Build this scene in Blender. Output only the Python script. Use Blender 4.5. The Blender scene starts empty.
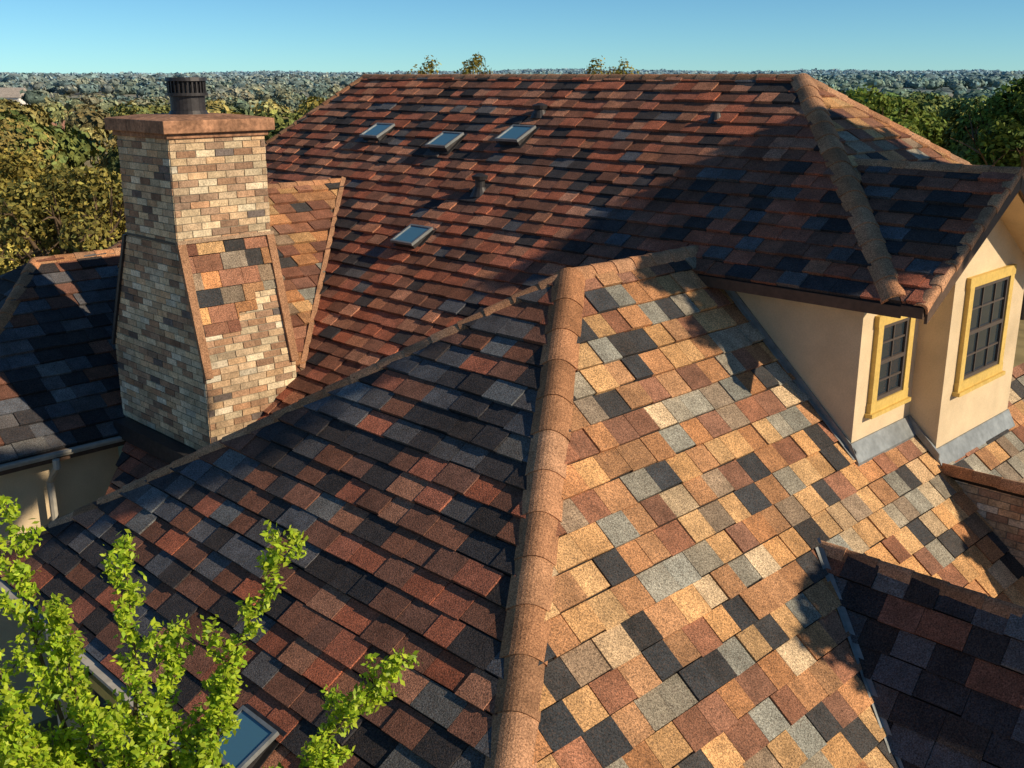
import bpy, math, random
import numpy as np
from mathutils import Vector

scene = bpy.context.scene
scene.view_settings.view_transform = 'Standard'
scene.view_settings.look = 'None'
scene.view_settings.exposure = 0.0
S2 = math.sqrt(0.5)
R = Vector((S2, S2, 0)); L = Vector((-S2, S2, 0)); Z = Vector((0, 0, 1))
GROUND = -10.0

# ------------------------------------------------------------------ materials
def make_mat(name, base=None, rough=0.9, n1=None, a1=0.2, n2=None, a2=0.15, bump=0.0, bdist=0.004,
             metallic=0.0, spec=0.3, transl=0.0, n3=None, a3=.2, tint=None, tamt=.55):
    m = bpy.data.materials.new(name); m.use_nodes = True
    nt = m.node_tree; nd = nt.nodes; lk = nt.links
    b = nd['Principled BSDF']
    b.inputs['Roughness'].default_value = rough
    b.inputs['Metallic'].default_value = metallic
    b.inputs['Specular IOR Level'].default_value = spec
    if base is None:
        at = nd.new('ShaderNodeAttribute'); at.attribute_name = 'Col'
        cur = at.outputs['Color']
    else:
        rgb = nd.new('ShaderNodeRGB'); rgb.outputs[0].default_value = (*base, 1)
        cur = rgb.outputs[0]
    tc = nd.new('ShaderNodeTexCoord')
    first = None
    for sc, am in ((n1, a1), (n2, a2), (n3, a3)):
        if sc is None: continue
        nz = nd.new('ShaderNodeTexNoise'); nz.inputs['Scale'].default_value = sc
        nz.inputs['Detail'].default_value = 3.0; nz.inputs['Roughness'].default_value = 0.65
        lk.new(tc.outputs['Object'], nz.inputs['Vector'])
        mr = nd.new('ShaderNodeMapRange')
        mr.inputs['From Min'].default_value = 0.3; mr.inputs['From Max'].default_value = 0.7
        mr.inputs['To Min'].default_value = 1 - am; mr.inputs['To Max'].default_value = 1 + am
        mr.clamp = False
        lk.new(nz.outputs['Fac'], mr.inputs['Value'])
        vm = nd.new('ShaderNodeVectorMath'); vm.operation = 'SCALE'
        lk.new(cur, vm.inputs[0]); lk.new(mr.outputs['Result'], vm.inputs['Scale'])
        cur = vm.outputs['Vector']
        if first is None: first = nz
    if tint is not None:   # granule blend: a second mineral colour showing through in specks
        nz = nd.new('ShaderNodeTexNoise'); nz.inputs['Scale'].default_value = 48
        nz.inputs['Detail'].default_value = 2.0
        lk.new(tc.outputs['Object'], nz.inputs['Vector'])
        mr = nd.new('ShaderNodeMapRange')
        mr.inputs['From Min'].default_value = 0.52; mr.inputs['From Max'].default_value = 0.68
        mr.inputs['To Max'].default_value = tamt
        lk.new(nz.outputs['Fac'], mr.inputs['Value'])
        mx = nd.new('ShaderNodeMix'); mx.data_type = 'RGBA'
        lk.new(mr.outputs['Result'], mx.inputs[0]); lk.new(cur, mx.inputs[6]); mx.inputs[7].default_value = (*tint, 1)
        cur = mx.outputs[2]
    lk.new(cur, b.inputs['Base Color'])
    if bump > 0 and first is not None:
        bp = nd.new('ShaderNodeBump'); bp.inputs['Strength'].default_value = bump
        bp.inputs['Distance'].default_value = bdist
        lk.new(first.outputs['Fac'], bp.inputs['Height'])
        lk.new(bp.outputs['Normal'], b.inputs['Normal'])
    if transl > 0:
        tr = nd.new('ShaderNodeBsdfTranslucent'); lk.new(cur, tr.inputs['Color'])
        mx = nd.new('ShaderNodeMixShader'); mx.inputs[0].default_value = transl
        lk.new(b.outputs[0], mx.inputs[1]); lk.new(tr.outputs[0], mx.inputs[2])
        lk.new(mx.outputs[0], nd['Material Output'].inputs['Surface'])
    return m

M_SH = make_mat('shingle_granules', None, 0.92, 70, 0.75, 5, 0.25, 1.0, 0.012, spec=0.2, n3=1.1, a3=.15, tint=(.12, .075, .055), tamt=.5)
M_CAP = make_mat('ridge_cap_granules', None, 0.92, 70, 0.65, 4, 0.25, 0.9, 0.01, spec=0.2, tint=(.15, .065, .035), tamt=.45)
M_DECK = make_mat('roof_deck', (0.02, 0.016, 0.014), 0.9, 30, 0.2)
M_BRICK = make_mat('brick', None, 0.9, 45, 0.35, 7, 0.25, 0.7, 0.01, n3=1.3, a3=.2)
M_MORTAR = make_mat('mortar', (0.3, 0.25, 0.18), 0.95, 60, 0.2, 4, 0.2, 0.5)
M_STUCCO = make_mat('stucco', (0.68, 0.52, 0.33), 0.92, 60, 0.08, 1.2, 0.13, 0.6, 0.008, n3=.4, a3=.08)
M_TRIM = make_mat('window_trim_paint', (0.64, 0.43, 0.12), 0.6, 20, 0.12, 3, 0.1, 0.1)
M_SASH = make_mat('window_sash', (0.09, 0.07, 0.06), 0.5, 20, 0.1)
M_METAL = make_mat('flashing_metal', (0.24, 0.25, 0.25), 0.5, 9, 0.2, 2, 0.2, 0.1, metallic=0.4)
M_DMETAL = make_mat('dark_metal', (0.05, 0.045, 0.045), 0.5, 14, 0.3, metallic=0.4)
M_FASCIA = make_mat('fascia_wood', (0.10, 0.06, 0.04), 0.7, 14, 0.2, 3, 0.15, 0.2)
M_GUT = make_mat('gutter_paint', (0.42, 0.38, 0.32), 0.5, 6, 0.15, 1.5, .15)
M_GLASS = make_mat('window_glass', (0.025, 0.035, 0.045), 0.06, None, spec=0.9)
M_SKYGL = make_mat('skylight_glass', (0.08, 0.2, 0.28), 0.06, None, spec=1.0)
M_CONC = make_mat('chimney_crown', (0.34, 0.17, 0.095), 0.9, 18, 0.4, 3, 0.45, 0.6, 0.01)
M_BARK = make_mat('bark', (0.13, 0.085, 0.05), 0.95, 20, 0.35, 4, 0.2, 0.6, 0.01)
M_LEAF = make_mat('foliage', None, 0.7, None, transl=0.2, spec=0.2)
M_FAR = make_mat('hazed_forest_foliage', None, 1.0, 1.6, .35, .25, .25, 1.0, .5, spec=0.0)
M_LIME = make_mat('young_leaves', None, 0.5, None, transl=0.42, spec=0.35)

# ------------------------------------------------------------------ mesh accumulator
class Acc:
    def __init__(s): s.v = []; s.f = []; s.c = []
    def add(s, vs, fs, col=(0.5, 0.5, 0.5)):
        b = len(s.v); s.v.extend([tuple(v) for v in vs])
        for f in fs: s.f.append([b + i for i in f]); s.c.append(col)
    def box(s, o, ax, ay, az, col=(0.5, 0.5, 0.5)):
        o = Vector(o); ax = Vector(ax); ay = Vector(ay); az = Vector(az)
        vs = [o, o+ax, o+ax+ay, o+ay, o+az, o+ax+az, o+ax+ay+az, o+ay+az]
        s.add(vs, [(0, 3, 2, 1), (4, 5, 6, 7), (0, 1, 5, 4), (1, 2, 6, 5), (2, 3, 7, 6), (3, 0, 4, 7)], col)
    def cbox(s, c, ax, ay, az, col=(0.5, 0.5, 0.5)):
        c = Vector(c); ax = Vector(ax); ay = Vector(ay); az = Vector(az)
        s.box(c - ax/2 - ay/2 - az/2, ax, ay, az, col)
    def poly_prism(s, pts, ext, col=(0.5, 0.5, 0.5)):
        pts = [Vector(p) for p in pts]; ext = Vector(ext); n = len(pts)
        vs = pts + [p + ext for p in pts]
        fs = [list(range(n))[::-1], list(range(n, 2*n))] + [(i, (i+1) % n, n+(i+1) % n, n+i) for i in range(n)]
        s.add(vs, fs, col)
    def tube(s, pts, rad, n=8, col=(0.5, 0.5, 0.5), caps=True):
        pts = [Vector(p) for p in pts]; b = len(s.v); up = Vector((0.13, 0.31, 0.94))
        for i, p in enumerate(pts):
            t = (pts[min(i+1, len(pts)-1)] - pts[max(i-1, 0)]).normalized()
            a = t.cross(up)
            if a.length < 0.05: a = t.cross(Vector((1, 0, 0)))
            a.normalize(); c = t.cross(a)
            for k in range(n):
                an = 2*math.pi*k/n
                s.v.append(tuple(p + (a*math.cos(an) + c*math.sin(an))*rad[i]))
        for i in range(len(pts)-1):
            for k in range(n):
                s.f.append([b+i*n+k, b+i*n+(k+1) % n, b+(i+1)*n+(k+1) % n, b+(i+1)*n+k]); s.c.append(col)
        if caps:
            s.f.append([b+k for k in range(n)]); s.c.append(col)
            s.f.append([b+(len(pts)-1)*n+k for k in range(n)][::-1]); s.c.append(col)
    def obj(s, name, mat, parent=None, smooth=False, fix=True):
        me = bpy.data.meshes.new(name); me.from_pydata(s.v, [], s.f); me.update()
        at = me.color_attributes.new('Col', 'FLOAT_COLOR', 'CORNER')
        arr = np.ones((len(me.loops), 4), dtype=np.float32); i = 0
        for f, c in zip(s.f, s.c):
            arr[i:i+len(f), :3] = c; i += len(f)
        at.data.foreach_set('color', arr.ravel())
        me.materials.append(mat)
        if smooth: me.polygons.foreach_set('use_smooth', [True]*len(me.polygons))
        if fix:
            import bmesh
            bm = bmesh.new(); bm.from_mesh(me); bmesh.ops.recalc_face_normals(bm, faces=bm.faces); bm.to_mesh(me); bm.free()
        o = bpy.data.objects.new(name, me); scene.collection.objects.link(o)
        if parent: o.parent = parent
        return o

def empty(name, loc=(0, 0, 0)):
    e = bpy.data.objects.new(name, None); scene.collection.objects.link(e); return e

def clip(poly, edges):
    for (ax, ay), (bx, by) in edges:
        out = []; n = len(poly)
        if n < 3: return []
        def side(p): return (bx-ax)*(p[1]-ay) - (by-ay)*(p[0]-ax)
        for i in range(n):
            p = poly[i]; q = poly[(i+1) % n]; sp = side(p); sq = side(q)
            if sp >= 0: out.append(p)
            if (sp >= 0) != (sq >= 0):
                t = sp/(sp-sq); out.append((p[0]+(q[0]-p[0])*t, p[1]+(q[1]-p[1])*t))
        poly = out
    return poly
def area(p): return 0.5*sum(p[i][0]*p[(i+1) % len(p)][1]-p[(i+1) % len(p)][0]*p[i][1] for i in range(len(p)))

def tiles(acc, O, U, V, N, poly, row_h, wmin, wmax, gap, hl, hh, colfn, seed, bond=False, jit=0.0, over=0.0, umin=-25, umax=25):
    if area(poly) < 0: poly = poly[::-1]
    edges = [(poly[i], poly[(i+1) % len(poly)]) for i in range(len(poly))]
    vmn = min(p[1] for p in poly); vmx = max(p[1] for p in poly)
    pu0 = min(p[0] for p in poly); pu1 = max(p[0] for p in poly)
    O = Vector(O); U = Vector(U); V = Vector(V); N = Vector(N)
    for r in range(math.floor(vmn/row_h)-1, math.ceil(vmx/row_h)+1):
        rg = random.Random(seed*7919 + r*31)
        u = umin + (rg.random()*wmax if not bond else (r % 2)*wmax*0.5)
        v0 = r*row_h; v1 = v0+row_h
        while u < umax:
            w = rg.uniform(wmin, wmax); j1 = rg.uniform(-jit, jit); j2 = j1 + rg.uniform(-jit, jit)*0.5
            ext = rg.choice((0, 0.003, 0.012, 0.02)) if hl != hh else rg.uniform(-.004, .005)
            col = colfn(rg, u, v0)
            if u+w > pu0 and u < pu1:
                q = [(u+gap, v0+gap+j1), (u+w-gap, v0+gap+j2), (u+w-gap, v1-gap+over), (u+gap, v1-gap+over)]
                q = clip(q, edges)
                if len(q) >= 3 and abs(area(q)) > row_h*0.012:
                    top = []; bot = []
                    for (a, b) in q:
                        h = hl + (hh-hl)*min(1, max(0, (b-v0)/row_h)) + ext
                        base = O + U*a + V*b
                        top.append(base + N*h); bot.append(base - N*0.004)
                    n = len(q)
                    acc.add(top+bot, [list(range(n))] + [((i+1) % n, i, n+i, n+(i+1) % n) for i in range(n)], col)
            u += w

# palettes -------------------------------------------------------
def lf(u, v, k=0.0):
    return math.sin(u*1.3+k)+math.sin(v*1.9+k*2+u*.5)+math.sin(u*.47-v*.8+k*3)
def pick(rg, pal):
    s = sum(p[0] for p in pal); x = rg.random()*s
    for w, c in pal:
        x -= w
        if x <= 0: break
    k = rg.uniform(.76, 1.24); t = rg.uniform(-.08, .08)
    return (c[0]*k*(1+t), c[1]*k, c[2]*k*(1-t))
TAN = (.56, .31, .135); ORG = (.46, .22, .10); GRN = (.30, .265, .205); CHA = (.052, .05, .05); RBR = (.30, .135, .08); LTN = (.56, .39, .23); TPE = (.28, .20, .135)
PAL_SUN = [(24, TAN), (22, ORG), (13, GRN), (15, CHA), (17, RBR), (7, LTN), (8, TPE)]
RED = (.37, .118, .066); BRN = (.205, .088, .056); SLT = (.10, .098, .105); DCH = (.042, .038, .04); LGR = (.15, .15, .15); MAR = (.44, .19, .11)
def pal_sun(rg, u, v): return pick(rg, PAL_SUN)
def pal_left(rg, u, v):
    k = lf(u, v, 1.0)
    if k > .35: return pick(rg, [(28, RED), (26, BRN), (16, DCH), (9, SLT), (10, MAR)])  # redder clumps put sunlit patches into the shingle colour
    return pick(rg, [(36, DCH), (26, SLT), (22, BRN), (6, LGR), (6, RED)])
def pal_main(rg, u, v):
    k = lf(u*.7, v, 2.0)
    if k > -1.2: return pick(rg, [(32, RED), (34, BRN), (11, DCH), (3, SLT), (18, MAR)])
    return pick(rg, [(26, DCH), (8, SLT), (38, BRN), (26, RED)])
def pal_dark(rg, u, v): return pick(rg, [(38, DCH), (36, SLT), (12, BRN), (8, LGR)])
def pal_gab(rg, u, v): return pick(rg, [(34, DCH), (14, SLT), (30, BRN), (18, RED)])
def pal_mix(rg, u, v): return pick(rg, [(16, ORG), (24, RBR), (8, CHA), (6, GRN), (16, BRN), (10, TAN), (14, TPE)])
def pal_cap(rg, u=0, v=0): return pick(rg, [(10, (.42, .205, .105)), (8, (.46, .235, .125)), (6, (.37, .18, .09))])
def pal_brick(rg, u, v):
    return pick(rg, [(26, (.50, .34, .205)), (24, (.58, .44, .28)), (16, (.40, .235, .14)), (10, (.64, .52, .37)), (8, (.27, .16, .10)), (4, (.15, .11, .09))])

class Pl:
    def __init__(s, D, tan, x, y, z):
        s.D = Vector(D); s.t = tan; s.x = x; s.y = y; s.zz = z
        c = 1/math.sqrt(1+tan*tan); sn = tan*c; s.cth = c
        s.V = Vector((-s.D.x*c, -s.D.y*c, sn)); s.N = Vector((s.D.x*sn, s.D.y*sn, c)); s.U = s.V.cross(s.N)
        s.O = Vector((x, y, z))
    def uv(s, p):
        dx = p[0]-s.x; dy = p[1]-s.y
        return (dx*s.U.x+dy*s.U.y, -(dx*s.D.x+dy*s.D.y)/s.cth)
    def z(s, x, y): return s.zz - s.t*((x-s.x)*s.D.x+(y-s.y)*s.D.y)
    def P(s, x, y, h=0): return Vector((x, y, s.z(x, y))) + s.N*h

house = empty('shingle_roof_house')

EXP = 0.285
def roof(name, pl, pieces, pal, seed, thick=0.12, exp=EXP, wmin=.3, wmax=.5):
    a = Acc(); d = Acc()
    for pc in pieces:
        tiles(a, pl.O, pl.U, pl.V, pl.N, [pl.uv(p) for p in pc], exp, wmin, wmax, .003, .034, .004, pal, seed, jit=.012, over=.0)
        pts = [pl.P(p[0], p[1], -.008) for p in pc]
        d.poly_prism(pts, (0, 0, -thick))
    a.obj(name+'_shingles', M_SH, house, fix=False)
    d.obj(name+'_deck', M_DECK, house)

def sd(sm, df):
    return ((sm+df)/2, (sm-df)/2)

# ---- planes
pA = Pl(-R, .7071, 4.29, 11.33, -2.43)
E = (4.29, 11.33); Rr = (4.29, 16.13); Rl = (-3.17, 23.59); HLs = (-6.77, 22.39)
roof('main_slope', pA, [[E, Rr, Rl, HLs, (-6.02, 21.64)], [sd(15.62, -11.31), (-6.02, 21.64), (-6.02, 14.02), (-1.655, 9.655)],
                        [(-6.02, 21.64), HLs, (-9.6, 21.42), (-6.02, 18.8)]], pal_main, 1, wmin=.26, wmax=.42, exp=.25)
pH = Pl(-L, .7071, 4.29, 16.13, -.03)
HR = (9.09, 16.13)
GI = sd(18.8, -9.688)
roof('hip_end_slope', pH, [[Rr, E, GI], [Rr, GI, sd(21.98, -7.1), HR]], pal_mix, 2, exp=.25)
pMB = Pl(R, .7071, 4.29, 16.13, -.03)
BL = (-1.97, 27.2)
roof('rear_slope', pMB, [[Rr, HR, BL, Rl]], pal_main, 3)
pML = Pl(L, 1.4142, -3.17, 23.59, -.03)
roof('rear_hip_slope', pML, [[Rl, BL, (-9.6, 21.42)]], pal_main, 4)

zr = -2.18
pFL = Pl(-R, .7071, .67, 11.98, zr)
F1 = (.67, 11.98); LC = (-6.63, 11.98); K = (-.19, 5.54)
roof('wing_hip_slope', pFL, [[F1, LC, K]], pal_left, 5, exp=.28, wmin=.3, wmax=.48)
pFR = Pl(-L, .925, .67, 11.98, zr)
K2 = (.858, 4.492)
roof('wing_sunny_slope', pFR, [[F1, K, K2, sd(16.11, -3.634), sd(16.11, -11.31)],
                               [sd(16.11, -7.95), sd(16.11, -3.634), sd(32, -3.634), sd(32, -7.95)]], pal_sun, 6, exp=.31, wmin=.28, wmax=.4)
pFB = Pl(L, .7071, .67, 11.98, zr)
roof('wing_rear_slope', pFB, [[F1, sd(16.12, -11.31), (-4.895, 13.715), LC]], pal_left, 7)

pN = Pl(-L, .7071, -3.11, 19.84, -1.875)
V0 = (-3.11, 19.84); NE = sd(11.64, -22.95)
roof('cross_gable_slope', pN, [[V0, NE, sd(11.64, -18.22), (-3.11, 15.11)]], pal_mix, 8, exp=.25)
pNb = Pl(L, .7071, -3.11, 19.84, -1.875)
roof('cross_gable_rear_slope', pNb, [[V0, (11.64-19.84, 19.84), NE]], pal_mix, 9, exp=.27)

pLR = Pl(-L, .7071, *sd(9.8, -21.72), -5.4)
LRr = (-6.02, 20.34); LRl = (-8.28, 18.08); LRh = (-8.28, 13.44)
roof('side_wing_slope', pLR, [[(-6.02, 15.7), LRr, LRl, LRh]], pal_dark, 10, exp=.28)
pLH = Pl(-R, .7071, -8.28, 18.08, -3.08)
roof('side_wing_hip_slope', pLH, [[LRl, LRh, (-12.92, 18.08)]], pal_dark, 11, exp=.28)
pLB = Pl(L, .7071, -8.28, 18.08, -3.08)
roof('side_wing_rear_slope', pLB, [[LRl, (-12.92, 18.08), (-7.5, 23.5), LRr]], pal_dark, 12)

pG = Pl(-R, .58, *sd(15.62, -6.68), -2.41)
E2 = sd(15.62, -6.68); PK = sd(18.8, -6.68)
roof('dormer_gable_slope', pG, [[E2, PK, GI, E]], pal_gab, 13, exp=.26)
pG2 = Pl(R, .58, *PK, pG.z(*PK))
roof('dormer_gable_far_slope', pG2, [[PK, sd(21.98, -6.68), sd(21.98, -7.08), GI]], pal_sun, 14)

zt = pFR.z(*sd(13.8, -7.2))
T0 = sd(13.8, -7.2)
pT = Pl(-R, 1.4, *T0, zt)
roof('lower_gable_slope', pT, [[T0, sd(11.14, -3.18), sd(11.14, -.5), sd(13.8, -.5)]], pal_dark, 15, exp=.29)
pT2 = Pl(R, 1.4, *T0, zt)
roof('lower_gable_far_slope', pT2, [[T0, sd(13.8, -.5), sd(16.46, -.5), sd(16.46, -3.18)]], pal_sun, 16)

# ---- ridge and hip caps
cap_acc = Acc()
def capline(p0, p1, nA, nB, w=.17, seg=.36, rnd=random.Random(5), lift=.03, pal=pal_cap, e0=0.02):
    p0 = Vector(p0); p1 = Vector(p1); T = (p1-p0); ln = T.length; T.normalize()
    def sidev(n, o):
        s = T.cross(n).normalized()
        return s if s.dot(o) < 0 else -s
    sA = sidev(nA, nB); sB = sidev(nB, nA)
    up = (nA+nB).normalized()
    n = max(1, round(ln/seg)); st = ln/n; K_ = 11
    for i in range(n):
        a = p0 + T*(i*st - e0 + rnd.uniform(-.01, .01)); b = p0 + T*((i+1)*st + .02)
        rings = []
        wv = w*rnd.uniform(.96, 1.04); tw = rnd.uniform(-.009, .009)
        for q, h, ww in ((a, lift+.012, wv*1.02), (b, lift-.004, wv*.97)):
            top = []; bot = []
            A_ = sA*ww; B_ = sB*ww; C_ = up*(w*.10)
            for k in range(K_):
                t = k/(K_-1)
                pt = A_*(1-t)**2 + C_*2*t*(1-t) + B_*t*t
                pt = pt + up*(w*.30*math.sin(math.pi*t)) + T*tw*(t-.5)*2
                top.append(q + pt + up*h); bot.append(q + pt + up*(h-.045))
            rings.append(top+bot)
        vs = rings[0]+rings[1]; m = 2*K_
        fs = []
        for k in range(K_-1):
            fs.append((k, k+1, m+k+1, m+k))
            fs.append((k, K_+k, K_+k+1, k+1)); fs.append((m+k, m+k+1, m+K_+k+1, m+K_+k))
        fs.append((0, m, m+K_, K_)); fs.append((K_-1, 2*K_-1, m+2*K_-1, m+K_-1))
        cap_acc.add(vs, fs, pal(rnd))
def PP(pl, p): return pl.P(p[0], p[1])
capline(PP(pFL, K), PP(pFL, F1), pFL.N, pFR.N, w=.215, seg=.5)
capline(PP(pFL, LC), PP(pFL, F1), pFL.N, pFB.N, w=.12)
capline(PP(pFR, F1), PP(pFR, sd(16.3, -11.31)), pFR.N, pFB.N, w=.17)
capline(PP(pA, E)+Vector((0, .12, .06)), PP(pA, Rr), pA.N, pH.N, w=.19)
capline(PP(pA, Rl), PP(pA, Rr), pA.N, pMB.N, w=.14)
capline(PP(pA, (-9.6, 21.42)), PP(pA, Rl), pA.N, pML.N, w=.13)
capline(PP(pH, HR), PP(pH, Rr), pH.N, pMB.N, w=.15)
capline(PP(pN, NE), PP(pN, V0), pN.N, pNb.N, w=.13)
capline(PP(pLR, LRh), PP(pLR, LRl), pLR.N, pLH.N, w=.13)
capline(PP(pLR, LRl), PP(pLR, LRr), pLR.N, pLB.N, w=.14)
capline(PP(pG, PK), PP(pG, GI), pG.N, pG2.N, w=.13)
capline(PP(pT, sd(13.8, -.5)), PP(pT, T0), pT.N, pT2.N, w=.15)
vside = -L
capline(PP(pG, E2), PP(pG, PK), pG.N, (vside*1.0).normalized(), w=.12, lift=.03)
capline(PP(pG2, sd(21.98, -6.68)), PP(pG2, PK), pG2.N, (vside*1.0).normalized(), w=.12, lift=.03)
cap_acc.obj('ridge_caps', M_CAP, house, fix=True)

# ---- flashing / valleys
fl = Acc()
nF = pFR.N
a0 = PP(pFR, sd(16.09, -11.1)) + nF*.036; a1 = PP(pFR, sd(16.09, -7.8)) + nF*.036
fl.poly_prism([a0-R*.07, a1-R*.07, a1, a0], (0, 0, -.01))
fl.box(a0 - R*.015, a1-a0, R*.02, Z*.09)
P0 = Vector((4.11, 12.0, 0))
def apron(p, q, wdt=.14):
    zz = pFR.z(p.x, p.y)
    A = Vector((p.x, p.y, zz+.14)); B = Vector((q.x, q.y, zz+.14))
    o = -L*.02; C = -L*wdt
    zc = pFR.z(p.x+C.x, p.y+C.y)
    prof = [Vector((0, 0, 0)), o, Vector((C.x, C.y, zc+.05-A.z)), Vector((C.x, C.y, zc+.0-A.z)), Vector((0, 0, -.3))]
    fl.poly_prism([A+v for v in prof], B-A)
def wl(w, m=0): return P0 + R*w - L*m
apron(wl(-.04), wl(1.55))
apron(wl(1.5, .4), wl(3.95, .4))
b0 = PP(pFR, (wl(1.53).x, wl(1.53).y)) + nF*.04; b1 = PP(pFR, (wl(1.53, .45).x, wl(1.53, .45).y)) + nF*.04
fl.box(b0, b1-b0, -R*.04, Z*.12)
def valley(p0, p1, n1, n2, w=.12, lift=.035):
    T = (p1-p0).normalized(); up = (n1+n2).normalized()
    for n, o in ((n1, n2), (n2, n1)):
        s = T.cross(n).normalized()
        if s.dot(o) < 0: s = -s
        q = [p0+up*lift, p1+up*lift, p1+up*lift+s*w, p0+up*lift+s*w]
        fl.poly_prism(q, up*-.01)
valley(PP(pT, T0), PP(pT, sd(11.14, -3.18)), pFR.N, pT.N, .05)
valley(PP(pA, (-6.02, 15.7)), PP(pA, (-6.02, 20.3)), pA.N, pLR.N, .1)
fl.obj('flashing', M_METAL, house)
p_ = PP(pN, V0)+pN.N*.03; q_ = PP(pN, (-3.11, 15.11))+pN.N*.03
T_ = (q_-p_).normalized(); s_ = T_.cross(pN.N).normalized()
if s_.dot(R) > 0: s_ = -s_
capl2 = Acc()
capl2.poly_prism([p_, q_, q_+s_*.08, p_+s_*.08], pN.N*.02, (.38, .2, .11))
capl2.obj('cross_gable_edge_trim', M_CAP, house)

# ---- walls
w = Acc()
def prism(acc, pts, z0, z1): acc.poly_prism([Vector((p[0], p[1], z0)) for p in pts], (0, 0, z1-z0))
prism(w, [wl(0)[:2], wl(4.05)[:2], (wl(4.05)+L*2.6)[:2], (wl(0)+L*2.6)[:2]], -7.0, -2.27)
prism(w, [wl(1.55, .4)[:2], wl(3.95, .4)[:2], wl(3.95, -.1)[:2], wl(1.55, -.1)[:2]], -7.0, -2.275)
def gable_poly(s0, s1, df):
    pts = [Vector((*sd(s0, df), -2.5)), Vector((*sd(s1, df), -2.5))]
    def zu(s): return (pG.z(*sd(s, df)) if s < 18.8 else pG2.z(*sd(s, df))) - .10
    top = [Vector((*sd(s1, df), max(zu(s1), -2.49)))]
    if s0 < 18.8 < s1: top.append(Vector((*sd(18.8, df), zu(18.8))))
    top.append(Vector((*sd(s0, df), max(zu(s0), -2.49))))
    return pts+top
w.poly_prism(gable_poly(16.15, 21.7, -7.893), L*.3)
w.poly_prism(gable_poly(18.30, 21.68, -7.327), L*.3)
prism(w, [sd(6.0, -17.9), sd(6.0, -6.0), sd(16, -6.0), sd(16, -17.9)], GROUND, -6.6)
prism(w, [sd(6.0, -17.6), sd(6.0, -8.0), sd(7.2, -8.0), sd(7.2, -17.6)], GROUND, -5.9)
prism(w, [sd(6.0, -6.4), sd(6.0, -4.3), sd(16, -4.3), sd(16, -6.4)], GROUND, -7.15)
prism(w, [sd(15.9, -8), sd(15.9, -4.3), sd(31, -4.3), sd(31, -8)], GROUND, -7.15)
prism(w, [sd(11.7, -4.4), sd(11.7, -1.0), sd(15.9, -1.0), sd(15.9, -4.4)], GROUND, -7.0)
prism(w, [sd(4.4, -22.3), sd(9.6, -22.3), sd(9.6, -30), sd(4.4, -30)], GROUND, -5.45)
prism(w, [sd(16.4, -12), sd(24.4, -12), sd(24.4, -28), sd(16.4, -28)], GROUND, -2.7)
w.obj('stucco_walls', M_STUCCO, house)

fs = Acc()
def fascia(pl, p, q, h=.17, t=.03):
    A = pl.P(p[0], p[1], -.02); B = pl.P(q[0], q[1], -.02)
    fs.box(A + pl.D*.003 - Z*h, B-A, pl.D*t, Z*h)
fascia(pA, E, sd(15.62, -11.2), .13)
fascia(pG, (E2[0]-.0, E2[1]+.0), E, .12)
fascia(pLR, (-8.28, 13.44), (-6.05, 15.67))
for (pl, a, b) in ((pG, E2, PK), (pG2, sd(21.98, -6.68), PK)):
    A = pl.P(a[0], a[1], -.05); B = pl.P(b[0], b[1], -.05)
    fs.poly_prism([A, B, B-Z*.15, A-Z*.15], -L*.035)
fs.obj('fascia_boards', M_FASCIA, house)
sf = Acc()
for (pl, a, b) in ((pG, E2, PK), (pG2, sd(21.98, -6.68), PK)):
    A = pl.P(a[0], a[1], -.14)+L*.04; B = pl.P(b[0], b[1], -.14)+L*.04
    sf.poly_prism([A, B, B-Z*.03, A-Z*.03], L*.42)
sf.obj('gable_soffit', M_STUCCO, house)

gt = Acc()
A = PP(pFL, LC)+(-R)*.0; B = PP(pFL, K)
prof = [(-.0, -.02), (.12, -.02), (.12, -.06), (.08, -.12), (0, -.12)]
gt.poly_prism([A + (-R)*x + Z*z for x, z in prof], B-A)
A = pLR.P(-8.28, 13.44); B = pLR.P(-6.05, 15.67)
gt.poly_prism([A + (-L)*(x*.7+.035) + Z*z*.8 for x, z in prof], B-A)
dsp = Vector((*sd(7.9, -21.5), -5.5))
gt.tube([dsp, dsp+Vector((0, 0, -.12)), dsp+L*.35+Z*-.45, dsp+L*.35+Z*-4.4], [.055]*4, 8)
gt.tube([PP(pFL, sd(5.3, -14.6))-Z*.1, PP(pFL, sd(5.5, -14.6))-Z*.4, PP(pFL, sd(5.9, -14.6))-Z*.7, PP(pFL, sd(5.9, -14.6))-Z*4], [.055]*4, 8)
gt.obj('gutters', M_GUT, house)

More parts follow.
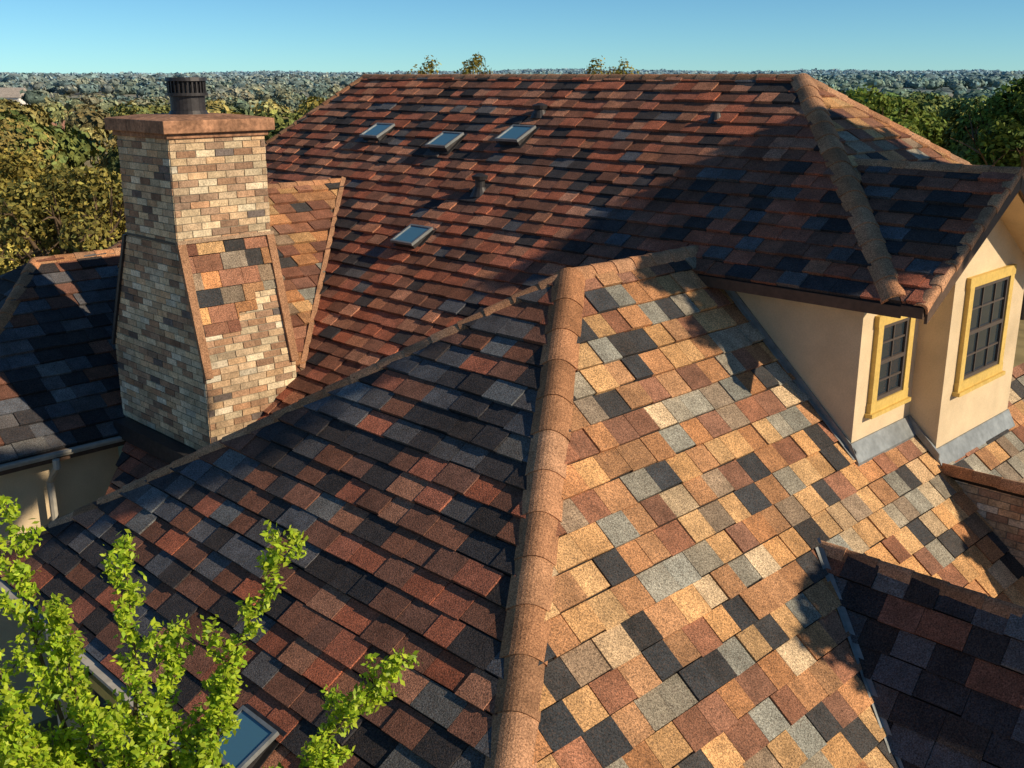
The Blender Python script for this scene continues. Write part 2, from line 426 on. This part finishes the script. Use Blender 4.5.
# ---- windows
def window(c, U, N, ww, hh, grid=(2, 3), name='window'):
    c = Vector(c); e = empty(name); e.parent = house
    tr = Acc(); t = .13; pr = .06
    tr.cbox(c + U*(ww/2-t/2) + N*pr/2, U*t, N*pr, Z*hh)
    tr.cbox(c - U*(ww/2-t/2) + N*pr/2, U*t, N*pr, Z*hh)
    tr.cbox(c + Z*(hh/2-t/2) + N*(pr/2+.003), U*(ww+.04), N*pr, Z*t)
    tr.cbox(c - Z*(hh/2-t/2) + N*(pr/2+.003), U*(ww+.02), N*pr, Z*t)
    tr.cbox(c - Z*(hh/2+.02) + N*(.05), U*(ww+.08), N*.1, Z*.05)
    tr.obj('trim', M_TRIM, e)
    sa = Acc(); iw = ww-2*t; ih = hh-2*t; k = .05
    for sx in (-1, 1): sa.cbox(c + U*sx*(iw/2-k/2) + N*.022, U*k, N*.035, Z*ih)
    for sz in (-1, 0, 1): sa.cbox(c + Z*sz*(ih/2-k/2) + N*.024, U*iw, N*.035, Z*k)
    for i in range(1, grid[0]): sa.cbox(c + U*(iw*(i/grid[0]-.5)) + N*.018, U*.022, N*.022, Z*ih)
    for i in range(1, grid[1]*2):
        if i == grid[1]: continue
        sa.cbox(c + Z*(ih*(i/(grid[1]*2)-.5)) + N*.0165, U*iw, N*.022, Z*.022)
    sa.obj('sash', M_SASH, e)
    g = Acc(); g.cbox(c + N*.006, U*iw, N*.006, Z*ih); g.obj('glass', M_GLASS, e)
window(wl(.8)+Z*-3.36, R, -L, .98, 1.22, (2, 2))
window(wl(2.62, .4)+Z*-3.2, R, -L, 1.45, 1.5, (3, 2))
window(Vector((*sd(6.0, -15.3), -7.5)), -L, -R, 1.1, 1.4, (2, 2))

# ---- brick dormer (lower right)
bd = Acc(); mo = Acc()
dS = 18.34; zt2 = -4.93
Ob = Vector((*sd(dS, -7.02), 0))
mo.poly_prism([Ob+Z*(zt2-.02), Ob+Z*-8, Ob+R*1.7+Z*-8, Ob+R*1.7+Z*(zt2-1.65)], -L*3.0)
tiles(bd, Ob+Z*zt2, (-L), Z, -R, [(0, -3.2), (3.0, -3.2), (3.0, 0), (0, 0)], .095, .27, .27, .006, .012, .012, pal_brick, 40, bond=True)
tiles(bd, Ob-L*3.0+Z*zt2, R, Z, -L, [(0, -3.0), (1.7, -3.0), (1.7, -1.68), (0, -.02)], .095, .27, .27, .006, .012, .012, pal_brick, 41, bond=True)
bd.obj('brick_dormer_bricks', M_BRICK, house, fix=False); mo.obj('brick_dormer_core', M_MORTAR, house)
pBD = Pl(R, .95, Ob.x-R.x*.12, Ob.y-R.y*.12, zt2+.14)
dO = Vector((Ob.x, Ob.y))-Vector((R.x, R.y))*.12
Lx = Vector((L.x, L.y)); Rx = Vector((R.x, R.y))
roof('brick_dormer_roof', pBD, [[dO+Lx*.05, dO-Lx*3.15, dO-Lx*3.15+Rx*2, dO+Lx*.05+Rx*2]], pal_sun, 17, thick=.1)
cap_acc = Acc()
capline(pBD.P(*(dO-Lx*3.15)), pBD.P(*(dO+Lx*.05)), pBD.N, -R, w=.13)
cap_acc.obj('brick_dormer_caps', M_CAP, house)

# ------------------------------------------------------------------ chimney
ch = empty('brick_chimney')
CW = 1.46
a = Vector((-4.245, 13.98, 0))
k1 = .453; k2 = k1+1.5; k3 = 2.75
z_sh = -4.03; z_up = -2.24; z_top = -.80; z_bot = -6.2
core = Acc()
for seg in ([(0, z_bot), (0, z_sh), (k3, z_sh), (k3, z_bot)], [(0, z_sh), (k1, z_up), (k2, z_up), (k3, z_sh)], [(k1, z_up), (k1, z_top), (k2, z_top), (k2, z_up)]):
    core.poly_prism([a + L*s + Z*z for s, z in seg], R*CW)
core.obj('mortar_core', M_MORTAR, ch)
br = Acc(); rh = .098; bw = .29
def bt(O, U, V, N, poly, seed): tiles(br, O, U, V, N, poly, rh, bw, bw, .006, .012, .012, pal_brick, seed, bond=True)
Uf = Z.cross(-L)
bt(a+L*k1, Uf, Z, -L, [(0, z_up), (CW, z_up), (CW, z_top), (0, z_top)], 50)
bt(a, Uf, Z, -L, [(0, z_bot), (CW, z_bot), (CW, z_sh), (0, z_sh)], 50)
Ul = Z.cross(-R)
bt(a, Ul, Z, -R, [(-k2, z_up), (-k1, z_up), (-k1, z_top), (-k2, z_top)], 51)
bt(a, Ul, Z, -R, [(-k3, z_sh), (0, z_sh), (-k1, z_up), (-k2, z_up)], 51)
bt(a, Ul, Z, -R, [(-k3, z_bot), (0, z_bot), (0, z_sh), (-k3, z_sh)], 51)
Ur = Z.cross(R); ar = a+R*CW
bt(ar, Ur, Z, R, [(k1, z_up), (k2, z_up), (k2, z_top), (k1, z_top)], 52)
bt(ar, Ur, Z, R, [(0, z_sh), (k3, z_sh), (k2, z_up), (k1, z_up)], 52)
Ub = Z.cross(L)
bt(a+L*k2+R*CW, Ub, Z, L, [(0, z_up), (CW, z_up), (CW, z_top), (0, z_top)], 53)
Vs = (L*k1 + Z*(z_up-z_sh)); hs = Vs.length; Vs.normalize(); Ns = R.cross(Vs).normalized()
if Ns.z < 0: Ns = -Ns
Os = a+Z*z_sh
bt(Os, R, Vs, Ns, [(0, 0), (CW, 0), (CW, hs*.75), (0, hs*.75)], 54)
br.obj('bricks', M_BRICK, ch, fix=False)
ss = Acc()
for i, (x0, x1, vb) in enumerate(((0, .36, .30), (.36, .68, .30), (.68, 1.0, .44), (1.0, CW, .58))):
    tiles(ss, Os+Ns*.014, R, Vs, Ns, [(x0, hs*vb), (x1, hs*vb), (x1, hs), (x0, hs)], .24, .25, .42, .003, .026, .006, pal_mix, 55)
ss.obj('shoulder_shingles', M_SH, ch, fix=False)
tr = Acc()
for x0 in (-.03, CW-.09):
    tr.box(Os+R*x0-Vs*.02+Ns*.001, R*.12, Vs*(hs+.05), Ns*.06, (.38, .2, .11))
tr.box(Os+R*-.03+Vs*(hs-.0)+Ns*.0, R*(CW+.06), Vs*.05, Ns*.065, (.38, .25, .16))
tr.obj('shoulder_trim', M_CAP, ch)
mt = Acc()
mt.box(a+L*(k1-.03)+Z*(z_up+.0)-R*.02, R*(CW+.04), L*1.56, Z*.035)
q0 = a+L*k3+Z*z_sh; q1 = a+L*k2+Z*z_up
mt.box(q0-R*.05, q1-q0, R*.05+L*.0, L*.07)
mt.box(a+L*.2+Z*-5.45-R*.25, R*.25, L*2.4, Z*.25)
mt.obj('flashing_band', M_DMETAL, ch)
cr = Acc()
cc = a + L*(k1+k2)/2 + R*CW/2
def slab(z0, z1, o, o2=None):
    o2 = o if o2 is None else o2
    lo = [cc + R*sx*(CW/2+o) + L*sy*(.75+o) + Z*z0 for sx, sy in ((-1, -1), (1, -1), (1, 1), (-1, 1))]
    hi = [cc + R*sx*(CW/2+o2) + L*sy*(.75+o2) + Z*z1 for sx, sy in ((-1, -1), (1, -1), (1, 1), (-1, 1))]
    cr.add(lo+hi, [(3, 2, 1, 0), (4, 5, 6, 7), (0, 1, 5, 4), (1, 2, 6, 5), (2, 3, 7, 6), (3, 0, 4, 7)])
slab(z_top-.02, z_top+.05, .05); slab(z_top+.05, z_top+.22, .12); slab(z_top+.22, z_top+.27, .105, -.25)
cro = cr.obj('crown', M_CONC, ch)
bv = cro.modifiers.new('b', 'BEVEL'); bv.width = .012; bv.segments = 2
fp = Acc(); zc = z_top+.25
def ring(z0, z1, r0, r1=None, n=28):
    r1 = r0 if r1 is None else r1
    fp.tube([cc+Z*z0, cc+Z*z1], [r0, r1], n)
ring(zc, zc+.07, .28, .25); ring(zc+.07, zc+.27, .24); ring(zc+.27, zc+.31, .285); ring(zc+.31, zc+.47, .21)
ring(zc+.47, zc+.52, .29, .28)
for i in range(26):
    an = 2*math.pi*i/26; d = Vector((math.cos(an), math.sin(an), 0)); t = Vector((-math.sin(an), math.cos(an), 0))
    fp.cbox(cc+Z*(zc+.39)+d*.25, d*.03, t*.022, Z*.16)
fp.obj('flue_cap', M_DMETAL, ch, smooth=False)

# ------------------------------------------------------------------ skylights & vents
def skylight(x, y, pl, ww=.48, hh=.44, rise=.13):
    e = empty('roof_skylight')
    c = pl.P(x, y); U = pl.U; V = pl.V; N = pl.N
    b = Acc()
    def P(u, v, h): return c+U*u+V*v+N*h
    lo = [P(-ww/2, -hh/2, 0), P(ww/2, -hh/2, 0), P(ww/2, hh/2, 0), P(-ww/2, hh/2, 0)]
    hi = [P(-ww/2, -hh/2, rise), P(ww/2, -hh/2, rise), P(ww/2, hh/2, rise*.45), P(-ww/2, hh/2, rise*.45)]
    b.add(lo+hi, [(3, 2, 1, 0), (4, 5, 6, 7), (0, 1, 5, 4), (1, 2, 6, 5), (2, 3, 7, 6), (3, 0, 4, 7)])
    b.poly_prism([P(-ww/2-.07, -hh/2-.07, .04), P(ww/2+.07, -hh/2-.07, .04), P(ww/2+.07, hh/2+.07, .04), P(-ww/2-.07, hh/2+.07, .04)], N*-.01)
    b.obj('curb', M_DMETAL, e)
    W2 = ww+.06; du = U; dv = (hi[3]-hi[0]).normalized(); dn = du.cross(dv)
    hc = sum(hi, Vector())/4
    f = Acc(); bw_ = .035; H2 = hh+.06
    for sx in (-1, 1): f.cbox(hc+du*sx*(W2/2-bw_/2)+dn*.02, du*bw_, dv*H2, dn*.045)
    for sy in (-1, 1): f.cbox(hc+dv*sy*(H2/2-bw_/2)+dn*.021, du*(W2-2*bw_), dv*bw_, dn*.042)
    f.obj('frame', M_METAL, e)
    g = Acc(); g.cbox(hc+dn*.018, du*(W2-2*bw_), dv*(H2-2*bw_), dn*.02); g.obj('glass', M_SKYGL, e)
for x, y in ((-2.55, 20.8), (-1.16, 19.24), (.10, 18.3), (-1.57, 16.93)): skylight(x, y, pA)
skylight(-2.33, 7.98, pFL, .5, .42, .14)
def vent(x, y, r=.06, h=.25, hood=False):
    e = empty('roof_vent_pipe'); b = Acc(); c = pA.P(x, y)
    b.tube([c-Z*.05, c+Z*.1], [r*2.1, r*1.15], 16); b.tube([c+Z*.08, c+Z*h], [r, r], 16)
    if hood: b.tube([c+Z*(h-.04), c+Z*(h+.02), c+Z*(h+.06)], [r*1.5, r*1.7, r*.5], 16)
    b.obj('pipe', M_DMETAL, e)
vent(-.52, 17.3, .08, .26, True); vent(.48, 18.68, .08, .14, True); vent(3.04, 16.15, .06, .12)

# ------------------------------------------------------------------ foliage helpers
NP = np.random.default_rng(11)
def mesh_np(name, verts, faces_flat, k, cols, mat, parent=None, smooth=False):
    n = len(faces_flat)//k
    me = bpy.data.meshes.new(name)
    me.vertices.add(len(verts)); me.loops.add(n*k); me.polygons.add(n)
    me.vertices.foreach_set('co', verts.astype(np.float32).ravel())
    me.loops.foreach_set('vertex_index', faces_flat.astype(np.int32))
    me.polygons.foreach_set('loop_start', np.arange(0, n*k, k, dtype=np.int32))
    me.polygons.foreach_set('loop_total', np.full(n, k, dtype=np.int32))
    if smooth: me.polygons.foreach_set('use_smooth', np.ones(n, dtype=bool))
    me.update(calc_edges=True)
    at = me.color_attributes.new('Col', 'FLOAT_COLOR', 'CORNER')
    c = np.ones((n*k, 4), dtype=np.float32); c[:, :3] = np.repeat(cols, k, axis=0)
    at.data.foreach_set('color', c.ravel())
    me.materials.append(mat)
    o = bpy.data.objects.new(name, me); scene.collection.objects.link(o)
    if parent: o.parent = parent
    return o
def quads_obj(name, verts, cols, mat, parent=None):
    return mesh_np(name, verts, np.arange(len(verts)), 4, cols, mat, parent)
def unit(a): return a/np.maximum(np.linalg.norm(a, axis=1, keepdims=True), 1e-6)
def leafq(c, n, size, asp=.55):
    m = len(c); r = NP.normal(size=(m, 3)); t1 = unit(np.cross(n, r)); t2 = unit(np.cross(n, t1))
    s = size*NP.uniform(.65, 1.35, (m, 1))
    v = np.stack([c-t2*s, c+t1*s*asp, c+t2*s, c-t1*s*asp], axis=1)
    return v.reshape(-1, 3)
def blob(center, rad, n, size, col, var=.25, nl=7, nj=.6, asp=.55, lob=None, dmin=.6):
    d = unit(NP.normal(size=(n, 3))); d[:, 2] = np.where(d[:, 2] < -.45, -d[:, 2], d[:, 2])
    if lob is None: lob = unit(NP.normal(size=(nl, 3)))
    dt = np.maximum(0, d@lob.T)**6
    rr = .62+.5*dt.max(axis=1)
    dep = NP.random(n)**.5*(1.05-dmin)+dmin
    p = np.array(center)+d*np.array(rad)*(rr*dep)[:, None]
    nrm = unit(d+NP.normal(size=(n, 3))*nj)
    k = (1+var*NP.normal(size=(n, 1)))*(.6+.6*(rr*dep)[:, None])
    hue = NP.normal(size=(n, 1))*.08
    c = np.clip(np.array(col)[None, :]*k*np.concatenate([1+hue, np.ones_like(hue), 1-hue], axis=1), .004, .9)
    return leafq(p, nrm, size, asp), c

def tree(name, base, crowns, trunk_r, leaf, nleaf, col, lean_pt=None, seed=1, limbs=9, mat=M_LEAF):
    rg = random.Random(seed); e = empty(name); t = Acc(); V_ = []; C_ = []
    base = Vector(base)
    for ci, (cen, rad) in enumerate(crowns):
        cen = Vector(cen); fork = base.lerp(cen - Z*rad[2]*1.1, .8) if lean_pt is None else Vector(lean_pt)
        if ci == 0 or lean_pt is None:
            pts = [base-Z*.3, base.lerp(fork, .5)+Vector((rg.uniform(-.3, .3), rg.uniform(-.3, .3), 0)), fork]
            t.tube(pts, [trunk_r*1.35, trunk_r, trunk_r*.75], 10)
        for i in range(limbs):
            an = rg.uniform(0, 6.28); el = rg.uniform(-.2, 1.2)
            d = Vector((math.cos(an)*math.cos(el), math.sin(an)*math.cos(el), math.sin(el)))
            tip = cen + Vector((d.x*rad[0], d.y*rad[1], d.z*rad[2]))*rg.uniform(.55, .9)
            mid = fork.lerp(tip, .5)+Vector((rg.uniform(-.4, .4), rg.uniform(-.4, .4), rg.uniform(-.1, .4)))*min(rad)*.3
            t.tube([fork, mid, tip], [trunk_r*.45, trunk_r*.25, trunk_r*.06], 6)
            for k in range(4):
                s = mid.lerp(tip, rg.uniform(0, .9)); tp = s+Vector((rg.uniform(-1, 1), rg.uniform(-1, 1), rg.uniform(-.2, 1)))*min(rad)*.35
                t.tube([s, s.lerp(tp, .5)+Z*.05, tp], [trunk_r*.13, trunk_r*.08, trunk_r*.03], 5)
        ncl = 30
        for i in range(ncl):
            an = rg.uniform(0, 6.28); el = rg.uniform(-.5, 1.5); rr = rg.uniform(.35, .82)
            c = cen+Vector((math.cos(an)*math.cos(el)*rad[0], math.sin(an)*math.cos(el)*rad[1], math.sin(el)*rad[2]))*rr
            f = rg.uniform(.26, .40)
            b = rg.uniform(.7, 1.25)
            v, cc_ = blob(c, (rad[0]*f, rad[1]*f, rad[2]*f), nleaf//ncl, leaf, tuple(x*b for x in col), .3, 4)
            V_.append(v); C_.append(cc_)
    t.obj('trunk_and_limbs', M_BARK, e, smooth=True, fix=False)
    quads_obj('leaves', np.concatenate(V_), np.concatenate(C_), mat, e)
    return e

# unseen trees on the sun side, crowns placed and shaped to shade the roofs
OAK = (.075, .095, .022)
tree('oak_tree', (13.8, 16.0, GROUND), [((12.4, 10.6, 2.95), (2.0, 2.55, 1.35))], .22, .13, 18000, OAK, lean_pt=(12.9, 13.2, 2.4), seed=2)
tree('oak_tree', (13.5, -3.0, GROUND), [((12.3, 5.3, 5.6), (1.5, 1.9, 1.05))], .2, .12, 10000, OAK, lean_pt=(12.6, 1.6, 5.0), seed=3)
tree('oak_tree', (11.8, 8.0, GROUND), [((11.2, 6.6, -1.1), (.9, .8, .8))], .12, .09, 2600, OAK, lean_pt=(11.5, 7.0, -2.3), seed=4)
tree('oak_tree', (13.2, 10.2, GROUND), [((12.2, 9.7, -2.1), (1.0, .9, .75))], .12, .09, 2400, OAK, lean_pt=(12.4, 9.9, -2.8), seed=5)

# ------------------------------------------------------------------ terrain
def gh(x, y):
    r = math.hypot(x, y); th = math.atan2(x, y)
    def ss_(a, b, t): t = min(1, max(0, (t-a)/(b-a))); return t*t*(3-2*t)
    n = math.sin(x*.011+1)*math.cos(y*.009+.4)+.6*math.sin(x*.023+y*.017)+.4*math.sin(y*.031-x*.02)
    n2 = math.sin(th*9+1.2)+.6*math.sin(th*23+.5)+.3*math.sin(th*51)
    return GROUND - 6*ss_(60, 300, r) + 5*ss_(450, 1500, r) + 2.8*n*ss_(80, 500, r)*(1-.3*ss_(900, 2000, r)) + (9+4.5*n2+7*ss_(0, .5, th))*ss_(1700, 3300, r)
def build_ground():
    vs = [(0, 0, GROUND)]
    rad = [8, 16, 26, 40, 60, 85, 115, 150, 200, 260, 330, 420, 540, 700, 900, 1150, 1450, 1800, 2200, 2600, 3000, 3400, 4200, 6000, 9000]
    n = 180
    for r in rad:
        for k in range(n):
            an = 2*math.pi*k/n; x = r*math.sin(an); y = r*math.cos(an); vs.append((x, y, gh(x, y)))
    acc = Acc(); acc.v = vs
    def hazed_colr(r):
        h = 1-math.exp(-r/1700); c0 = (.30, .22, .09) if r < 900 else (.12, .12, .05)  # distance haze mixed into the earth colour
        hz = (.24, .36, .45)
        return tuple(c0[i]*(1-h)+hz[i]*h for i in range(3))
    for k in range(n): acc.f.append([0, 1+(k+1) % n, 1+k]); acc.c.append(hazed_colr(0))
    for j in range(len(rad)-1):
        for k in range(n):
            a_ = 1+j*n+k; b_ = 1+j*n+(k+1) % n; acc.f.append([a_, b_, b_+n, a_+n]); acc.c.append(hazed_colr(rad[j]))
    acc.obj('ground', make_mat('hazed_ground_earth', None, .95, .08, .3, .9, .25), None, smooth=True)
build_ground()

clear = [(-108, 240, 24), (-150, 335, 34), (-205, 430, 40), (160, 400, 45), (-84, 190, 15), (-52, 118, 11), (-70, 105, 6), (210, 560, 60), (-300, 700, 70),
         (-30, 75, 5), (-120, 170, 14), (-60, 165, 12), (330, 800, 70), (-420, 1000, 90), (120, 260, 18), (-250, 560, 45), (260, 420, 40)]
def ico():
    import bmesh
    out = []
    for s_ in (3, 2):
        bm = bmesh.new(); bmesh.ops.create_icosphere(bm, subdivisions=s_, radius=1)
        v = np.array([tuple(x.co) for x in bm.verts]); f = np.array([[q.index for q in p.verts] for p in bm.faces]); bm.free()
        out.append((v, f))
    return out
ICO3, ICO2 = ico()
def forest():
    V_ = []; C_ = []; rg = random.Random(77); CV = []; CF = []; CC = []; off = 0
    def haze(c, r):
        h = 1-math.exp(-r/1250); hz = (.25, .37, .45)  # aerial haze painted into crown colours, stronger with distance
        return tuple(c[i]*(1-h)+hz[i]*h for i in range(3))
    def cols(x):
        b = rg.choice([(.27, .22, .035), (.20, .19, .035), (.15, .165, .03), (.33, .26, .055), (.11, .13, .03), (.25, .18, .04)])
        if x > 0: b = (b[0]*.62, b[1]*.95, b[2])
        k = rg.uniform(.7, 1.3); return tuple(v*k for v in b)
    bands = [(40, 70, 7.5, 2000, .15, (2.2, 3.8)), (70, 130, 8, 700, .26, (2.5, 4.2)), (130, 270, 9.5, 180, .48, (2.8, 4.8)),
             (270, 600, 12.5, 50, .9, (3.6, 5.8)), (600, 1250, 20, 26, 1.5, (6, 10)), (1250, 3300, 42, 16, 3.0, (15, 22))]
    for r0, r1, sp, nl, lf_, (ra, rb) in bands:
        nr = int((r1-r0)/sp)
        for j in range(nr):
            r = r0+(j+.5)*sp
            amax = .62; na = max(2, int(2*amax*r/sp))
            for k in range(na):
                th = -amax+2*amax*(k+rg.uniform(-.45, .45)+.5)/na; rr_ = r+rg.uniform(-.45, .45)*sp
                x = rr_*math.sin(th); y = rr_*math.cos(th)
                if r < 300 and -.11 < x/y < .25: continue
                if r < 600 and rg.random() < .13: continue
                if any((x-cx)**2+(y-cy)**2 < cr_**2 for cx, cy, cr_ in clear): continue
                cr_ = rg.uniform(ra, rb)
                zc_ = gh(x, y)
                hgt = rg.uniform(4.2, 8.5) if r < 600 else rg.uniform(6, 9.5)
                if r < 130 and x > 0: hgt = rg.uniform(7.5, 9.4)
                cz = zc_+hgt-cr_*.72 if r < 600 else zc_+hgt-4
                rz = cr_*.75 if r < 600 else (4.8 if r < 1250 else 7.5)
                nlb = 10 if r < 270 else 7
                lob = unit(NP.normal(size=(nlb, 3))); lob[:, 2] = np.abs(lob[:, 2])
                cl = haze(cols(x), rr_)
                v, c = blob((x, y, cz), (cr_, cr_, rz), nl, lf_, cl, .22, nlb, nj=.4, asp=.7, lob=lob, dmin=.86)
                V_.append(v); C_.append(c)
                iv, if_ = ICO3 if r < 130 else ICO2
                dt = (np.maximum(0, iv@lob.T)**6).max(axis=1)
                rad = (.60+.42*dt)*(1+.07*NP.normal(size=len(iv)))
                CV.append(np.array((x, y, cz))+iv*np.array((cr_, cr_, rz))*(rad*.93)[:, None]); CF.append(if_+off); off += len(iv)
                kf = (.6+.4*dt)[if_].mean(axis=1, keepdims=True)*(1+.12*NP.normal(size=(len(if_), 1)))  # hollows between lobes painted darker to give the crown depth
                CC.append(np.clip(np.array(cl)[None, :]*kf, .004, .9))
    e = empty('distant_forest')
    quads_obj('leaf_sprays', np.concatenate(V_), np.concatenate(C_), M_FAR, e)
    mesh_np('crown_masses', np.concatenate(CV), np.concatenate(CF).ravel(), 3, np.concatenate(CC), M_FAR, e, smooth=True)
forest()

tree('oak_tree', (-13.5, 32, GROUND), [((-13.2, 32, -4.9), (3.0, 2.8, 2.3))], .34, .09, 9000, (.25, .21, .05), seed=8, limbs=26)
tree('oak_tree', (-18.8, 37, GROUND), [((-18.5, 37, -4.6), (3.4, 3.0, 2.6))], .34, .1, 10000, (.29, .23, .05), seed=9, limbs=22)
tree('oak_tree', (22, 44, GROUND), [((21.5, 44, -3.0), (4.2, 4, 3.1))], .35, .13, 18000, (.13, .18, .03), seed=10)
tree('oak_tree', (18, 52, GROUND), [((17.5, 52, -3.8), (4.0, 4, 2.9))], .35, .13, 14000, (.15, .19, .03), seed=12)
for i, (x, y, tz, rx) in enumerate(((-3.3, 42, .7, .9), (-1.5, 44, .95, 1.0), (3.3, 43, .75, 1.0), (4.5, 44, .6, 1.0))):
    tree('slender_tree', (x, y, GROUND), [((x, y, tz-1.4), (rx, .8, 1.45))], .12, .06, 900, (.24, .2, .04), seed=20+i, limbs=16)

def dhouse(x, y, s, wallc, roofc):
    e = empty('distant_house'); z = gh(x, y); b = Acc(); r_ = Acc()
    b.box((x, y, z-1), (14*s, 0, 0), (0, 8*s, 0), (0, 0, 6*s), wallc)
    for i in range(4): b.box((x+1.5*s+i*3.2*s, y-.05, z+1.5*s), (1.4*s, 0, 0), (0, .04, 0), (0, 0, 1.5*s), (.06, .07, .08))
    r_.poly_prism([(x-.6, y-.6, z+6*s-1), (x-.6, y+8*s+.6, z+6*s-1), (x-.6, y+4*s, z+9*s-1)], (14*s+1.2, 0, 0), roofc)
    b.obj('walls', M_BRICK, e); r_.obj('roof', M_SH, e)
dhouse(-123, 250, .8, (.75, .68, .58), (.5, .42, .36)); dhouse(-107, 242, .7, (.7, .5, .4), (.5, .24, .16)); dhouse(-205, 415, 1.2, (.75, .7, .65), (.45, .38, .32))

# ------------------------------------------------------------------ foreground shrub
def shrub():
    rg = random.Random(4); e = empty('leafy_shrub'); t = Acc(); cen = []; nrm = []
    J = Vector((-2.6, 6.2, -6.0))
    t.tube([(-2.6, 6.2, GROUND-.2), (-2.5, 6.25, -8), J], [.12, .1, .08], 10)
    tips = [(-3.38, 6.5, -2.75), (-3.05, 6.3, -3.45), (-2.62, 6.5, -3.05), (-2.35, 6.5, -3.75), (-1.5, 6.5, -3.0), (-1.95, 6.3, -3.95), (-.78, 6.5, -3.92),
            (-1.25, 6.3, -4.55), (-3.6, 6.2, -3.3), (-3.3, 6.0, -4.1), (-2.75, 6.0, -4.0), (-3.7, 6.4, -4.3), (-2.0, 6.0, -4.5), (-2.9, 5.9, -4.5), (-2.4, 6.1, -4.3),
            (-3.55, 5.9, -3.9), (-3.15, 6.1, -4.6), (-1.6, 6.1, -4.7), (-2.55, 5.8, -4.7), (-3.45, 5.8, -4.6), (-3.1, 5.8, -4.2), (-2.2, 5.9, -4.75)]
    for ti, tp in enumerate(tips):
        tp = Vector(tp); m1 = J.lerp(tp, .4)+Vector((rg.uniform(-.15, .15), rg.uniform(-.1, .1), rg.uniform(-.1, .15))); m2 = J.lerp(tp, .72)+Vector((rg.uniform(-.12, .12), rg.uniform(-.08, .08), rg.uniform(-.05, .08)))
        pts = [J, m1, m2, tp]; fine = []
        for i in range(3):
            for q in range(10):
                fine.append(pts[i].lerp(pts[i+1], q/10))
        fine.append(tp)
        for _ in range(3): fine = [fine[0]]+[(fine[i-1]+fine[i]+fine[i+1])/3 for i in range(1, len(fine)-1)]+[fine[-1]]
        nF_ = len(fine)
        t.tube(fine, [.026*(1-i/(nF_-1))+.004 for i in range(nF_)], 6)
        D = (tp-J).normalized()
        for i in range(8, nF_):
            fr = i/(nF_-1)
            for k in range(3):
                if rg.random() < .18: continue
                an = rg.uniform(0, 6.28); sd_ = D.cross(Vector((math.cos(an), math.sin(an), .3))).normalized()
                ln = (rg.uniform(.06, .2) if rg.random() < .65 else rg.uniform(.2, .45))*(1.25-.8*fr)
                s = fine[i]; mid_ = s+(sd_*.9+D*.4).normalized()*ln*.5; end = mid_ + (sd_*.5+D*.7+Z*.45).normalized()*ln*.5
                t.tube([s, mid_, end], [.005, .0035, .0015], 4, caps=False)
                for q in range(int(9+ln*190)):
                    f = rg.uniform(.2, 1.1); c = (s.lerp(mid_, f*2) if f < .5 else mid_.lerp(end, f*2-1))+Vector((rg.gauss(0, .025), rg.gauss(0, .025), rg.gauss(0, .025)))
                    cen.append(c); nrm.append(Vector((rg.gauss(.35, .6), rg.gauss(-.25, .6), rg.gauss(.6, .5))))
    t.obj('stems', M_BARK, e, smooth=True, fix=False)
    c = np.array([tuple(v) for v in cen]); n = unit(np.array([tuple(v) for v in nrm]))
    k = NP.uniform(.6, 1.25, (len(c), 1)); h = NP.uniform(0, 1, (len(c), 1))
    col = (np.array([[.30, .48, .025]])*(1-h)+np.array([[.62, .70, .045]])*h)*k
    quads_obj('leaves', leafq(c, n, .026, .5), np.clip(col, 0, .85), M_LIME, e)
shrub()

# ------------------------------------------------------------------ light, sky, camera
sdir = Vector((.925, -.38, 0)).normalized(); el = math.radians(28.7)
S = Vector((sdir.x*math.cos(el), sdir.y*math.cos(el), math.sin(el)))
sun = bpy.data.lights.new('sun', 'SUN'); sun.energy = 5.0; sun.angle = math.radians(.5); sun.color = (1, .86, .64)
so = bpy.data.objects.new('sun', sun); scene.collection.objects.link(so)
so.rotation_euler = S.to_track_quat('Z', 'Y').to_euler()
wd = bpy.data.worlds.new('World'); scene.world = wd; wd.use_nodes = True
nt = wd.node_tree; bg = nt.nodes['Background']
sk = nt.nodes.new('ShaderNodeTexSky'); sk.sky_type = 'NISHITA'; sk.sun_disc = False
sk.sun_elevation = el; sk.sun_rotation = math.atan2(S.x, S.y)
sk.air_density = 0.7; sk.dust_density = 0.05; sk.ozone_density = 3.0; sk.altitude = 1000
tn = nt.nodes.new('ShaderNodeVectorMath'); tn.operation = 'MULTIPLY'; tn.inputs[1].default_value = (.68, 1.06, 1.14)
nt.links.new(sk.outputs[0], tn.inputs[0])
nt.links.new(tn.outputs[0], bg.inputs['Color']); bg.inputs['Strength'].default_value = .095

cd = bpy.data.cameras.new('camera'); cam = bpy.data.objects.new('camera', cd); scene.collection.objects.link(cam)
cd.sensor_width = 36; cd.lens = 36*1050/1024; cd.clip_start = .1; cd.clip_end = 20000
cam.location = (0, 0, 0); cam.rotation_euler = (math.radians(90-16.4), 0, 0)
scene.camera = cam
